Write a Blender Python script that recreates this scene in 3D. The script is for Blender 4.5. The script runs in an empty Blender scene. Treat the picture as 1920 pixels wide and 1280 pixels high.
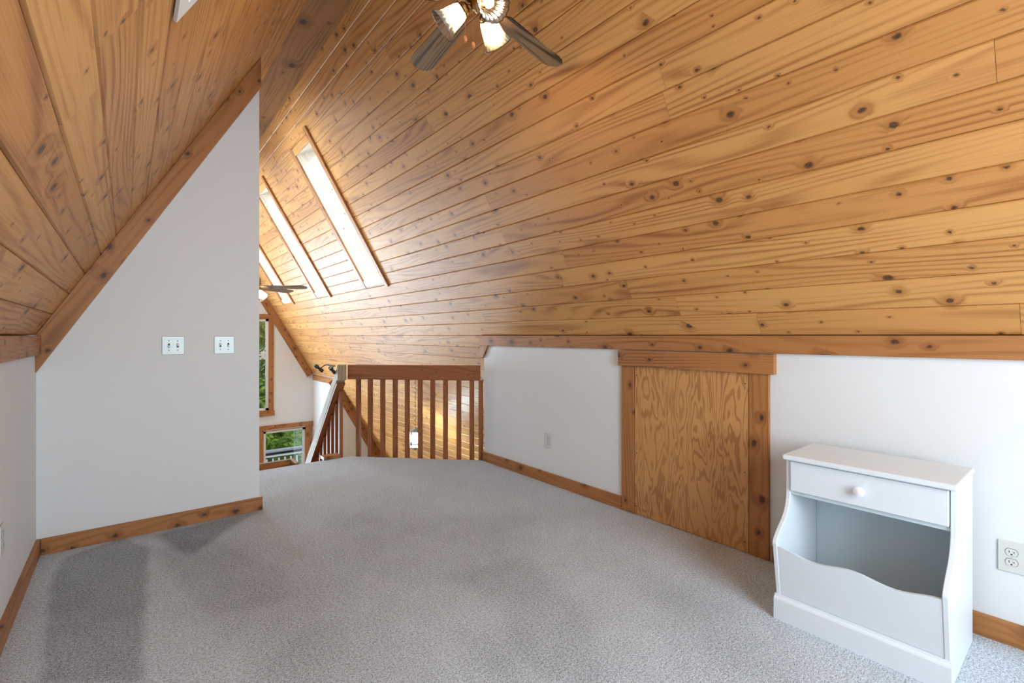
import bpy, math, random
import numpy as np
from mathutils import Vector, Matrix

# ------------------------------------------------------------------ camera, world, light
SC = bpy.context.scene
COL = SC.collection
random.seed(7)
T3 = math.sqrt(3.0)
H = 1.22                     # knee wall height and camera height
XR, XL = 2.72, -0.39         # knee walls
XC = (XR + XL) / 2           # ridge line
ZA = H + T3 * (XR - XC)      # apex of the slopes
YB, YG, YS = -1.45, 10.95, 9.5   # back gable, far gable, stepped part of the far wall
YP = 3.72                    # partition
ZL = -2.6                    # lower floor
FPX = 895.0

cam_d = bpy.data.cameras.new('camera')
cam_d.sensor_width = 36.0
cam_d.lens = FPX / 1920 * 36
cam_d.shift_y = -11 / 1920
cam_d.clip_start = 0.02
cam = bpy.data.objects.new('camera', cam_d)
COL.objects.link(cam)
cam.location = (0, 0, H)
YAW = math.atan((960 - 237) / FPX)
cam.rotation_euler = (math.pi / 2, 0, -YAW)
SC.camera = cam

SC.view_settings.view_transform = 'Standard'
SC.view_settings.look = 'None'
SC.view_settings.exposure = 0.0
SC.view_settings.gamma = 1.0
SC.view_settings.use_curve_mapping = False
SC.cycles.max_bounces = 6
SC.cycles.diffuse_bounces = 4
SC.cycles.glossy_bounces = 3
SC.cycles.transmission_bounces = 4
SC.cycles.transparent_max_bounces = 8
SC.cycles.caustics_reflective = False
SC.cycles.caustics_refractive = False
SC.cycles.sample_clamp_indirect = 5.0
SC.cycles.adaptive_threshold = 0.06
SC.cycles.adaptive_min_samples = 16

world = bpy.data.worlds.new('sky')
SC.world = world
world.use_nodes = True
wn = world.node_tree
wn.nodes.clear()
w_out = wn.nodes.new('ShaderNodeOutputWorld')
w_bg = wn.nodes.new('ShaderNodeBackground')
w_sky = wn.nodes.new('ShaderNodeTexSky')
w_sky.sky_type = 'NISHITA'
w_sky.sun_disc = False
w_sky.sun_elevation = math.radians(50)
w_sky.sun_rotation = math.radians(120)
wn.links.new(w_sky.outputs[0], w_bg.inputs[0])
w_bg.inputs[1].default_value = 0.30
wn.links.new(w_bg.outputs[0], w_out.inputs[0])

sun_d = bpy.data.lights.new('sun', 'SUN')
sun_d.energy = 3.0
sun_d.angle = math.radians(0.6)
sun_d.color = (1.0, 0.95, 0.88)
sun = bpy.data.objects.new('sun', sun_d)
COL.objects.link(sun)
sun.rotation_euler = Vector((-0.55, 0.35, -0.78)).to_track_quat('-Z', 'Y').to_euler()


def area_light(name, loc, direction, sx, sy, power, color):
    d = bpy.data.lights.new(name, 'AREA')
    d.shape = 'RECTANGLE'
    d.size, d.size_y = sx, sy
    d.energy, d.color = power, color
    o = bpy.data.objects.new(name, d)
    COL.objects.link(o)
    o.location = loc
    o.rotation_euler = Vector(direction).to_track_quat('-Z', 'Y').to_euler()
    return o


SKY_Y = [(5.285, 5.83), (7.285, 7.83), (9.285, 9.88)]
SKY_Z = (1.905, 3.288)
WELL = 0.25
P_BACK, P_GABLE, P_SKY = 124.0, 270.0, {1: 3.5, -1: 56.0}
DAY = (0.72, 0.88, 1.0)
# daylight of the back gable window (behind the camera), the far gable windows and the skylights (the left row is added)
area_light('daylight_back_window', (XC, YB + 0.02, 1.45), (0, 1, 0), 1.5, 1.7, P_BACK, (0.76, 0.89, 1.0))
area_light('daylight_gable_window', (0.50, YG - 0.03, 0.6), (0, -1, 0), 1.0, 1.9, P_GABLE, (0.64, 0.84, 1.0))
area_light('added_light_low_gable', (0.3, YG - 0.03, -1.6), (0, -1, 0), 1.6, 1.4, P_GABLE, (0.64, 0.84, 1.0))  # unseen light added low on the far gable; no door is built there
for (ya, yb) in SKY_Y:
    zc = (SKY_Z[0] + SKY_Z[1]) / 2
    for sx in (1, -1):
        xc = XR - (zc - H) / T3 if sx > 0 else XL + (zc - H) / T3
        n = Vector((sx * T3 / 2, 0, 0.5))
        q = area_light('daylight_skylight', Vector((xc, (ya + yb) / 2, zc)) + n * (WELL - 0.012), -n, 1.55, yb - ya - 0.05, P_SKY[sx], DAY)
        q.rotation_euler = Matrix((n.cross(Vector((0, 1, 0))), Vector((0, 1, 0)), n)).transposed().to_euler()


# ------------------------------------------------------------------ node and material helpers
class NT:
    def __init__(self, name):
        self.m = bpy.data.materials.new(name)
        self.m.use_nodes = True
        self.t = self.m.node_tree
        self.t.nodes.clear()
        self.out = self.n('ShaderNodeOutputMaterial')

    def n(self, kind, **kw):
        x = self.t.nodes.new(kind)
        for k, v in kw.items():
            setattr(x, k, v)
        return x

    def set(self, sock, v):
        if isinstance(v, bpy.types.NodeSocket):
            self.t.links.new(v, sock)
        elif v is not None:
            if sock.type == 'RGBA' and not isinstance(v, (int, float)) and len(v) == 3:
                v = (*v, 1)
            sock.default_value = v

    def math(self, op, a, b=None, c=None, clamp=False):
        x = self.n('ShaderNodeMath', operation=op, use_clamp=clamp)
        for s, v in zip(x.inputs, (a, b, c)):
            self.set(s, v)
        return x.outputs[0]

    def vmath(self, op, a, b=None):
        x = self.n('ShaderNodeVectorMath', operation=op)
        self.set(x.inputs[0], a)
        if b is not None:
            self.set(x.inputs[1], b)
        return x.outputs[0]

    def mix(self, f, a, b, mode='MIX'):
        x = self.n('ShaderNodeMix', data_type='RGBA', blend_type=mode)
        self.set(x.inputs[0], f)
        self.set(x.inputs[6], a)
        self.set(x.inputs[7], b)
        return x.outputs[2]

    def rng(self, v, a, b, c, d, smooth=False):
        x = self.n('ShaderNodeMapRange')
        if smooth:
            x.interpolation_type = 'SMOOTHSTEP'
        for s, q in zip(x.inputs, (v, a, b, c, d)):
            self.set(s, q)
        return x.outputs[0]

    def noise(self, vec, scale, detail=2.0, rough=0.5, dist=0.0):
        x = self.n('ShaderNodeTexNoise')
        self.set(x.inputs['Vector'], vec)
        x.inputs['Scale'].default_value = scale
        x.inputs['Detail'].default_value = detail
        x.inputs['Roughness'].default_value = rough
        x.inputs['Distortion'].default_value = dist
        return x.outputs[0]

    def attr(self, name):
        x = self.n('ShaderNodeAttribute', attribute_type='OBJECT', attribute_name=name)
        return x.outputs['Fac']

    def obj(self):
        return self.n('ShaderNodeTexCoord').outputs['Object']

    def bump(self, height, strength, dist):
        x = self.n('ShaderNodeBump')
        x.inputs['Strength'].default_value = strength
        x.inputs['Distance'].default_value = dist
        self.set(x.inputs['Height'], height)
        return x.outputs[0]

    def bsdf(self, color, rough=0.5, metal=0.0, normal=None, spec=0.5, coat=0.0, **kw):
        x = self.n('ShaderNodeBsdfPrincipled')
        self.set(x.inputs['Base Color'], color)
        self.set(x.inputs['Roughness'], rough)
        self.set(x.inputs['Metallic'], metal)
        x.inputs['Specular IOR Level'].default_value = spec
        x.inputs['Coat Weight'].default_value = coat
        x.inputs['Coat Roughness'].default_value = 0.25
        for k, v in kw.items():
            self.set(x.inputs[k], v)
        if normal is not None:
            self.set(x.inputs['Normal'], normal)
        return x.outputs[0]

    def done(self, shader):
        self.t.links.new(shader, self.out.inputs[0])
        return self.m


def scaled(t, vec, sx, sy, sz=1.0):
    return t.vmath('MULTIPLY', vec, (sx, sy, sz))


def wood(name, light, dark, knot=(0.05, 0.022, 0.011), knots=1.0, rough=0.38, contrast=1.0,
         cell=9.0, rings=60.0, coat=0.0, tint_to=None, amount=0.8, kmin=0.022, spec=0.35):
    """Sawn knotty boards: local x runs along the board, local y across it."""
    t = NT(name)
    seed = t.attr('seed')
    tint = t.attr('tint')
    off = t.n('ShaderNodeCombineXYZ')
    t.set(off.inputs[0], t.math('MULTIPLY', seed, 41.3))
    t.set(off.inputs[1], t.math('MULTIPLY', seed, 17.7))
    t.set(off.inputs[2], t.math('MULTIPLY', seed, 7.1))
    p = t.vmath('ADD', t.obj(), off.outputs[0])
    # knots
    vor = t.n('ShaderNodeTexVoronoi', voronoi_dimensions='2D', feature='F1')
    wob = t.noise(p, 60, 2.0, 0.6)
    wv = t.n('ShaderNodeCombineXYZ')
    t.set(wv.inputs[0], t.math('MULTIPLY', wob, 0.016))
    t.set(wv.inputs[1], t.math('MULTIPLY', wob, -0.014))
    t.set(vor.inputs['Vector'], scaled(t, t.vmath('ADD', p, wv.outputs[0]), 0.72, 1.0))
    vor.inputs['Scale'].default_value = cell
    sep = t.n('ShaderNodeSeparateColor')
    t.set(sep.inputs[0], vor.outputs['Color'])
    has = t.rng(sep.outputs[0], 0.45, 1.0, 0.0, 1.0)
    r = t.math('MULTIPLY_ADD', t.math('POWER', has, 3.0), 0.085 * knots, t.math('MULTIPLY', t.math('GREATER_THAN', sep.outputs[0], 0.45), kmin * knots))
    dist = vor.outputs['Distance']
    fine0 = t.noise(p, 140.0, 2.0)
    ratio = t.math('DIVIDE', dist, t.math('ADD', r, 0.0005))
    km = t.math('MULTIPLY', t.rng(ratio, 0.55, 1.3, 1.0, 0.0, True), t.rng(fine0, 0.3, 0.7, 0.75, 1.0))
    halo = t.math('MULTIPLY', t.rng(ratio, 0.9, 4.0, 1.0, 0.0, True), t.math('GREATER_THAN', r, 0.01))
    # growth rings: contour lines of a stretched noise, bent around the knots
    sxyz = t.n('ShaderNodeSeparateXYZ')
    t.set(sxyz.inputs[0], p)
    base = t.noise(scaled(t, p, 0.55, 5.0, 1.0), 1.0, 1.0, 0.4)
    warp = t.math('ADD', base, t.math('MULTIPLY', halo, 0.10))
    ring = t.math('SINE', t.math('MULTIPLY_ADD', warp, rings, t.math('MULTIPLY', sxyz.outputs[1], 160)))
    ring = t.math('POWER', t.math('MULTIPLY_ADD', ring, 0.5, 0.5), 2.2)
    fine = t.noise(scaled(t, p, 4.0, 220.0, 60.0), 1.0, 2.0, 0.6)
    broad = t.noise(scaled(t, p, 0.9, 7.0, 2.0), 1.3, 2.0, 0.5)
    g = t.math('MULTIPLY', ring, t.rng(broad, 0.3, 0.7, 0.15, 1.0))
    g = t.math('ADD', g, t.math('MULTIPLY', t.math('SUBTRACT', fine, 0.5), 1.0))
    g = t.math('ADD', g, t.math('MULTIPLY', t.math('SUBTRACT', broad, 0.5), 0.7))
    g = t.math('MULTIPLY', g, amount * contrast, clamp=True)
    c = t.mix(g, light, dark)
    if tint_to is not None:
        c = t.mix(t.math('MULTIPLY', tint, 0.6), c, t.mix(1.0, c, tint_to, 'MULTIPLY'))
    c = t.mix(t.math('MULTIPLY', halo, 0.62), c, dark)
    c = t.mix(km, c, knot)
    h = t.math('ADD', t.math('MULTIPLY', fine, 0.5), t.math('MULTIPLY', km, -0.4))
    return t.done(t.bsdf(c, t.rng(fine, 0.2, 0.8, rough - 0.06, rough + 0.1), normal=t.bump(h, 0.12, 0.002), coat=coat, spec=spec))


CEDAR = wood('cedar_board', (0.57, 0.285, 0.088), (0.29, 0.105, 0.024), tint_to=(0.72, 0.56, 0.44), rough=0.46, amount=0.82, knots=1.35)
TRIM = wood('cedar_trim', (0.39, 0.165, 0.052), (0.20, 0.070, 0.019), cell=9.0, knots=1.25, kmin=0.055, rough=0.45)
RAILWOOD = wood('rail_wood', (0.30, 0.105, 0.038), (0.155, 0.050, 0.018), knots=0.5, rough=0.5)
PALEWOOD = wood('pale_lit_wood', (0.38, 0.285, 0.185), (0.21, 0.14, 0.085), knots=0.4, rough=0.6)  # strong light on the handrail is put into this pale colour
BEAMWOOD = wood('ridge_wood', (0.27, 0.115, 0.034), (0.14, 0.052, 0.015), rough=0.75, cell=4.0, knots=1.2, spec=0.15)
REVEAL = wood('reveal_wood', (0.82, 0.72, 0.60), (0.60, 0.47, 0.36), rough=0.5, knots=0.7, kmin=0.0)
LOWFLOOR = wood('lower_floor_wood', (0.42, 0.24, 0.11), (0.26, 0.13, 0.05))
FANWOOD = wood('fan_blade_wood', (0.21, 0.125, 0.058), (0.018, 0.010, 0.006), knots=0.0, contrast=2.0, rings=70, rough=0.35)


def plain(name, color, rough=0.5, metal=0.0, spec=0.5, noise=0.0, nscale=60.0, coat=0.0, bump=0.0):
    t = NT(name)
    c = color
    nrm = None
    if noise or bump:
        nz = t.noise(t.obj(), nscale, 3.0, 0.6)
        if noise:
            c = t.mix(nz, tuple(max(0, q * (1 - noise)) for q in color), tuple(min(1, q * (1 + noise)) for q in color))
        if bump:
            nrm = t.bump(nz, bump, 0.002)
    return t.done(t.bsdf(c, rough, metal, spec=spec, coat=coat, normal=nrm))


WALL = plain('wall_paint', (0.70, 0.71, 0.71), 0.75, noise=0.015, nscale=9, bump=0.05)
CABWHITE = plain('cabinet_paint', (0.70, 0.75, 0.785), 0.38, noise=0.02, nscale=12)
CABIN = plain('cabinet_inner_paint', (0.62, 0.72, 0.76), 0.5, noise=0.02, nscale=12)
KNOBWHITE = plain('white_plastic', (0.86, 0.87, 0.87), 0.25, noise=0.01)
OUTLETM = plain('outlet_plastic', (0.60, 0.60, 0.555), 0.4, noise=0.02)
SLOT = plain('socket_slot', (0.02, 0.02, 0.018), 0.6, noise=0.05)
STEEL = plain('brushed_plate', (0.50, 0.545, 0.53), 0.42, metal=0.3, noise=0.06, nscale=30)
BRASS = plain('antique_brass', (0.42, 0.27, 0.12), 0.28, metal=1.0, noise=0.15, nscale=25)
DARKGAP = plain('backing_dark', (0.10, 0.045, 0.016), 0.8, noise=0.1)
BLACKM = plain('black_metal', (0.015, 0.015, 0.017), 0.4, noise=0.1)
GREYM = plain('grey_metal', (0.32, 0.34, 0.35), 0.4, metal=0.5, noise=0.08)
VENTWHITE = plain('vent_paint', (0.74, 0.76, 0.76), 0.4, noise=0.03)
RUBBER = plain('slab_edge', (0.35, 0.30, 0.25), 0.8, noise=0.1)
DECKGREY = plain('deck_paint', (0.34, 0.36, 0.38), 0.6, noise=0.08)
DECKWHITE = plain('deck_white', (0.78, 0.80, 0.80), 0.5, noise=0.03)
BARK = plain('bark', (0.10, 0.075, 0.05), 0.9, noise=0.3, nscale=14, bump=0.4)
GRASS = plain('meadow', (0.10, 0.17, 0.05), 0.9, noise=0.3, nscale=3)
VINYL = plain('window_vinyl', (0.80, 0.82, 0.82), 0.35, noise=0.02)
SCREW = plain('screw_head', (0.12, 0.08, 0.05), 0.4, metal=0.7, noise=0.1)


def leaf_mat(name, c1, c2):
    t = NT(name)
    nz = t.noise(t.obj(), 2.2, 3.0, 0.6)
    c = t.mix(t.rng(nz, 0.35, 0.65, 0, 1), c1, c2)
    d = t.n('ShaderNodeBsdfDiffuse')
    t.set(d.inputs[0], c)
    tr = t.n('ShaderNodeBsdfTranslucent')
    t.set(tr.inputs[0], c)
    m = t.n('ShaderNodeMixShader')
    m.inputs[0].default_value = 0.45
    t.t.links.new(d.outputs[0], m.inputs[1])
    t.t.links.new(tr.outputs[0], m.inputs[2])
    return t.done(m.outputs[0])


LEAF_A = leaf_mat('leaves_yellow_green', (0.16, 0.30, 0.05), (0.36, 0.46, 0.10))
LEAF_B = leaf_mat('leaves_blue_green', (0.06, 0.20, 0.08), (0.18, 0.34, 0.14))


def glass_mat(name, tint=(1, 1, 1), gloss=0.07):
    t = NT(name)
    a = t.n('ShaderNodeBsdfTransparent')
    nz = t.noise(t.obj(), 3.0)
    t.set(a.inputs[0], t.mix(nz, tuple(0.97 * q for q in tint), tint))
    g = t.n('ShaderNodeBsdfGlossy')
    g.inputs['Roughness'].default_value = 0.02
    m = t.n('ShaderNodeMixShader')
    m.inputs[0].default_value = gloss
    t.t.links.new(a.outputs[0], m.inputs[1])
    t.t.links.new(g.outputs[0], m.inputs[2])
    return t.done(m.outputs[0])


PANE = glass_mat('window_glass', (0.93, 0.98, 0.97))
LANTERN_GLASS = glass_mat('lantern_glass', (0.90, 0.97, 1.0), 0.12)


def shade_mat():
    t = NT('ribbed_shade_glass')
    nz = t.noise(t.obj(), 40.0)
    a = t.n('ShaderNodeBsdfTransparent')
    t.set(a.inputs[0], t.mix(nz, (0.93, 0.90, 0.85), (0.99, 0.97, 0.93)))
    tr = t.n('ShaderNodeBsdfTranslucent')
    tr.inputs[0].default_value = (0.95, 0.90, 0.82, 1)
    g = t.n('ShaderNodeBsdfGlossy')
    g.inputs['Roughness'].default_value = 0.12
    fr = t.n('ShaderNodeFresnel')
    fr.inputs[0].default_value = 1.5
    m = t.n('ShaderNodeMixShader')
    m.inputs[0].default_value = 0.72
    t.t.links.new(a.outputs[0], m.inputs[1])
    t.t.links.new(tr.outputs[0], m.inputs[2])
    m2 = t.n('ShaderNodeMixShader')
    t.t.links.new(fr.outputs[0], m2.inputs[0])
    t.t.links.new(m.outputs[0], m2.inputs[1])
    t.t.links.new(g.outputs[0], m2.inputs[2])
    return t.done(m2.outputs[0])


SHADE = shade_mat()


def emit(name, color, strength):
    t = NT(name)
    e = t.n('ShaderNodeEmission')
    nz = t.noise(t.obj(), 5.0)
    t.set(e.inputs[0], t.mix(nz, tuple(0.98 * q for q in color), color))
    e.inputs[1].default_value = strength
    return t.done(e.outputs[0])


BULB = emit('bulb_warm', (1.0, 0.66, 0.36), 380.0)
BULB_COOL = emit('bulb_cool', (0.80, 0.93, 1.0), 330.0)


def plywood_mat():
    t = NT('plywood_panel')
    p = t.obj()                                   # local x up the sheet, y across it
    warp = t.noise(scaled(t, p, 2.2, 9.0), 1.0, 2.0, 0.5)
    base = t.noise(scaled(t, p, 1.3, 7.0), 1.0, 3.0, 0.55, 0.5)
    ring = t.math('SINE', t.math('MULTIPLY_ADD', base, 85.0, t.math('MULTIPLY', warp, 22.0)))
    ring = t.rng(ring, -0.2, 0.9, 0.0, 1.0, True)
    fine = t.noise(scaled(t, p, 6.0, 260.0), 1.0, 2.0)
    big = t.noise(p, 2.0, 2.0)
    g = t.math('MULTIPLY', ring, t.rng(big, 0.3, 0.7, 0.45, 0.95))
    g = t.math('ADD', g, t.math('MULTIPLY', t.math('SUBTRACT', fine, 0.5), 0.6), clamp=True)
    c = t.mix(g, (0.54, 0.275, 0.092), (0.32, 0.132, 0.038))
    c = t.mix(t.rng(big, 0.55, 0.8, 0, 0.5), c, (0.30, 0.105, 0.03))
    return t.done(t.bsdf(c, 0.4, normal=t.bump(g, 0.08, 0.001), coat=0.1))


PLY = plywood_mat()


def carpet_mat():
    t = NT('carpet_pile')
    a = t.n('ShaderNodeAttribute', attribute_type='GEOMETRY', attribute_name='mark')
    mark = a.outputs['Fac']
    p = t.obj()
    tuft = t.noise(p, 190.0, 2.0, 0.75)
    tuft2 = t.noise(scaled(t, p, 1.0, 1.3), 80.0, 3.0, 0.75)
    blot = t.noise(p, 2.3, 3.0, 0.55)
    blot2 = t.noise(p, 9.0, 3.0, 0.6)
    m = t.math('ADD', mark, t.math('MULTIPLY', t.math('SUBTRACT', blot, 0.5), 0.5))
    m = t.math('ADD', m, t.math('MULTIPLY', t.math('SUBTRACT', blot2, 0.5), 0.35), clamp=True)
    lo = t.mix(m, (0.34, 0.37, 0.40), (0.10, 0.108, 0.118))
    hi = t.mix(m, (0.80, 0.885, 0.96), (0.46, 0.505, 0.55))
    s = t.math('MULTIPLY_ADD', tuft, 0.6, t.math('MULTIPLY', tuft2, 0.4))
    c = t.mix(t.rng(s, 0.40, 0.57, 0, 1), lo, hi)
    return t.done(t.bsdf(c, 0.95, spec=0.1, normal=t.bump(s, 1.0, 0.010)))


CARPET = carpet_mat()


# ------------------------------------------------------------------ mesh helpers
def M4(loc, along, across):
    a = Vector(along).normalized()
    b = Vector(across).normalized()
    c = a.cross(b)
    m = Matrix((a, b, c)).transposed().to_4x4()
    m.translation = Vector(loc)
    return m


def mesh(name, verts, faces, mat, smooth=False):
    me = bpy.data.meshes.new(name)
    me.from_pydata([tuple(v) for v in verts], [], faces)
    me.update()
    if mat is not None:
        for m in (mat if isinstance(mat, (list, tuple)) else [mat]):
            me.materials.append(m)
    if smooth:
        me.polygons.foreach_set('use_smooth', [True] * len(me.polygons))
    return me


def link(name, me, parent=None, matrix=None, **props):
    o = bpy.data.objects.new(name, me)
    COL.objects.link(o)
    mw = matrix if matrix is not None else Matrix.Identity(4)
    if parent is not None:
        o.parent = parent
        pm = Matrix.Identity(4)
        q = parent
        chain = []
        while q is not None:
            chain.append(q)
            q = q.parent
        for q in reversed(chain):
            pm = pm @ q.matrix_basis
        o.matrix_basis = pm.inverted() @ mw
    else:
        o.matrix_basis = mw
    for k, v in props.items():
        o[k] = v
    return o


def label(o, text, cat, group=None, kind=None):
    o['label'] = text
    o['category'] = cat
    if group:
        o['group'] = group
    if kind:
        o['kind'] = kind
    return o


def thing(name, loc, text, cat, group=None, kind=None):
    o = bpy.data.objects.new(name, None)
    COL.objects.link(o)
    o.empty_display_size = 0.1
    o.location = loc
    return label(o, text, cat, group, kind)


class MB:
    """Collects pieces of one mesh."""
    def __init__(self):
        self.v, self.f = [], []

    def add(self, v, f):
        k = len(self.v)
        self.v += [tuple(x) for x in v]
        self.f += [tuple(i + k for i in q) for q in f]
        return self

    def box(self, a, b):
        x0, y0, z0 = (min(p, q) for p, q in zip(a, b))
        x1, y1, z1 = (max(p, q) for p, q in zip(a, b))
        v = [(x0, y0, z0), (x1, y0, z0), (x1, y1, z0), (x0, y1, z0), (x0, y0, z1), (x1, y0, z1), (x1, y1, z1), (x0, y1, z1)]
        f = [(0, 3, 2, 1), (4, 5, 6, 7), (0, 1, 5, 4), (1, 2, 6, 5), (2, 3, 7, 6), (3, 0, 4, 7)]
        return self.add(v, f)

    def prism(self, poly, fn, a, b):
        """poly: 2D outline; fn(u, v, w) -> 3D point; extruded from w=a to w=b."""
        n = len(poly)
        v = [fn(p[0], p[1], a) for p in poly] + [fn(p[0], p[1], b) for p in poly]
        f = [tuple(reversed(range(n))), tuple(range(n, 2 * n))]
        f += [(i, (i + 1) % n, n + (i + 1) % n, n + i) for i in range(n)]
        return self.add(v, f)

    def lathe(self, prof, n=24, center=(0, 0, 0), ribs=0, amp=0.0, close=False):
        cx, cy, cz = center
        m = len(prof)
        v = []
        for i in range(n):
            a = 2 * math.pi * i / n
            for j, (r, z) in enumerate(prof):
                rr = r * (1 + (amp * math.cos(ribs * a) if ribs else 0))
                v.append((cx + rr * math.cos(a), cy + rr * math.sin(a), cz + z))
        f = [(i * m + j, ((i + 1) % n) * m + j, ((i + 1) % n) * m + j + 1, i * m + j + 1) for i in range(n) for j in range(m - 1)]
        if close:
            f.append(tuple(i * m for i in reversed(range(n))))
            f.append(tuple(i * m + m - 1 for i in range(n)))
        return self.add(v, f)

    def tube(self, pts, r, n=8):
        pts = [Vector(p) for p in pts]
        k = len(pts)
        v = []
        for i, p in enumerate(pts):
            d = (pts[min(i + 1, k - 1)] - pts[max(i - 1, 0)]).normalized()
            u = d.orthogonal().normalized() if i == 0 else (u - d * u.dot(d)).normalized()
            w = d.cross(u)
            rr = r[i] if isinstance(r, (list, tuple)) else r
            for q in range(n):
                a = 2 * math.pi * q / n
                v.append(p + (u * math.cos(a) + w * math.sin(a)) * rr)
        f = [(i * n + q, i * n + (q + 1) % n, (i + 1) * n + (q + 1) % n, (i + 1) * n + q) for i in range(k - 1) for q in range(n)]
        f += [tuple(reversed(range(n))), tuple(range((k - 1) * n, k * n))]
        return self.add(v, f)

    def make(self, name, mat, parent=None, matrix=None, smooth=False, **props):
        me = mesh(name, self.v, self.f, mat, smooth)
        import bmesh
        bm = bmesh.new()
        bm.from_mesh(me)
        bmesh.ops.recalc_face_normals(bm, faces=bm.faces)
        bm.to_mesh(me)
        bm.free()
        return link(name, me, parent, matrix, **props)


PLANKS = {}


def plank_mesh(L, W, T, c, mat):
    key = (round(L, 3), round(W, 3), round(T, 3), c, mat.name)
    if key in PLANKS:
        return PLANKS[key]
    w, l = W / 2, L / 2
    sec = [(-w, -T), (w, -T), (w, -c), (w - c, 0), (-w + c, 0), (-w, -c)]
    e = min(c, 0.0012)
    n = 6
    v = [(-l, y, z) for y, z in sec] + [(l, y, z) for y, z in sec]
    f = [(5, 4, 3, 2, 1, 0), tuple(range(n, 2 * n))] + [(i, (i + 1) % n, n + (i + 1) % n, n + i) for i in range(n)]
    f = [tuple(reversed(q)) for q in f[2:]] + f[:2]
    mb = MB().add(v, f)
    me = mesh('plank', mb.v, mb.f, mat)
    import bmesh
    bm = bmesh.new()
    bm.from_mesh(me)
    bmesh.ops.recalc_face_normals(bm, faces=bm.faces)
    bm.to_mesh(me)
    bm.free()
    PLANKS[key] = me
    return me


def plank(name, center, along, across, L, W, T, mat, parent=None, c=0.002, tint=None, **props):
    """A board whose front face (normal = along x across) is centred at center."""
    me = plank_mesh(L, W, T, c, mat)
    o = link(name, me, parent, M4(center, along, across))
    o['seed'] = random.random() * 4
    o['tint'] = random.random() if tint is None else tint
    for k, v in props.items():
        o[k] = v
    return o


def beam(name, p0, p1, across, W, T, mat, parent=None, c=0.002, tint=None):
    """A bar centred on the line p0-p1."""
    p0, p1 = Vector(p0), Vector(p1)
    a = (p1 - p0).normalized()
    b = Vector(across)
    b = (b - a * b.dot(a)).normalized()
    n = a.cross(b)
    return plank(name, (p0 + p1) / 2 + n * (T / 2), a, b, (p1 - p0).length, W, T, mat, parent, c, tint)


# ------------------------------------------------------------------ the two slopes
UPR = Vector((-0.5, 0, T3 / 2))      # up the right slope
INR = Vector((-T3 / 2, 0, -0.5))     # out of the right slope into the room
UPL = Vector((0.5, 0, T3 / 2))
INL = Vector((T3 / 2, 0, -0.5))
ROW = 0.119                          # height of one board
BT = 0.018                           # board thickness


def on_right(y, z):
    return Vector((XR - (z - H) / T3, y, z))


def on_left(y, z):
    return Vector((XL + (z - H) / T3, y, z))


def slope_slab(name, on, inward, holes, z0, z1, y0, y1, mat):
    """Backing of a slope, with openings, behind the boards."""
    mb = MB()
    ys = sorted({y0, y1, *[q for h in holes for q in h[:2]]})
    for a, b in zip(ys[:-1], ys[1:]):
        spans = [(z0, z1)]
        for (ha, hb, za, zb) in holes:
            if ha <= a and b <= hb:
                spans = [(z0, za), (zb, z1)]
        for (p, q) in spans:
            c = [on(a, p), on(b, p), on(b, q), on(a, q)]
            lo = [v - inward * (BT + 0.004) for v in c]
            hi = [v - inward * (BT + 0.03) for v in c]
            mb.add(lo + hi, [(0, 1, 2, 3), (7, 6, 5, 4), (0, 4, 5, 1), (1, 5, 6, 2), (2, 6, 7, 3), (3, 7, 4, 0)])
    return mb.make(name, mat)


HOLES = [(a - 0.02, b + 0.02, SKY_Z[0] - 0.017, SKY_Z[1] + 0.017) for a, b in SKY_Y]
Z_TOP = 3.72
ceil_r = slope_slab('ceiling_right', on_right, INR, HOLES, ZL, ZA + 0.05, YB - 0.1, YG + 0.1, DARKGAP)
label(ceil_r, 'steep right slope lined with knotty honey coloured cedar boards', 'ceiling', kind='structure')
ceil_l = slope_slab('ceiling_left', on_left, INL, HOLES, ZL, ZA + 0.05, YB - 0.1, YG + 0.1, DARKGAP)
label(ceil_l, 'steep left slope lined with knotty honey coloured cedar boards', 'ceiling', kind='structure')


def lay_boards(parent, on, up, inward, along, rows, yspan, holes, joints, seed):
    rnd = random.Random(seed)
    for k in rows:
        za, zb = H + k * ROW, H + (k + 1) * ROW
        zb = min(zb, Z_TOP)
        if zb - za < 0.02:
            continue
        ya, yb = yspan(za)
        cuts = [ya]
        if k in joints:
            cuts += [q for q in joints[k] if ya < q < yb]
        else:
            y = ya + rnd.uniform(1.5, 5.5)
            while y < yb - 0.7:
                cuts.append(y)
                y += rnd.uniform(4.2, 6.0)
        cuts.append(yb)
        for a, b in zip(cuts[:-1], cuts[1:]):
            pieces = [(a, b, za, zb)]
            for (ha, hb, hz0, hz1) in holes:
                nxt = []
                for (p, q, r, s) in pieces:
                    if q <= ha or p >= hb or s <= hz0 or r >= hz1:
                        nxt.append((p, q, r, s))
                        continue
                    if p < ha:
                        nxt.append((p, ha, r, s))
                    if q > hb:
                        nxt.append((hb, q, r, s))
                    m0, m1 = max(p, ha), min(q, hb)
                    if r < hz0:
                        nxt.append((m0, m1, r, hz0))
                    if s > hz1:
                        nxt.append((m0, m1, hz1, s))
                pieces = nxt
            t = rnd.random()
            t = t * t
            sd = rnd.random() * 4
            for (p, q, r, s) in pieces:
                W = (s - r) * 2 / T3 - 0.0012
                if q - p < 0.01 or W < 0.008:
                    continue
                c = on((p + q) / 2, (r + s) / 2)
                o = plank('board', c, along, up, q - p - 0.0012, W, BT, CEDAR, parent, c=0.0055, tint=t)
                o['seed'] = sd + rnd.random() * 0.001


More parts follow.
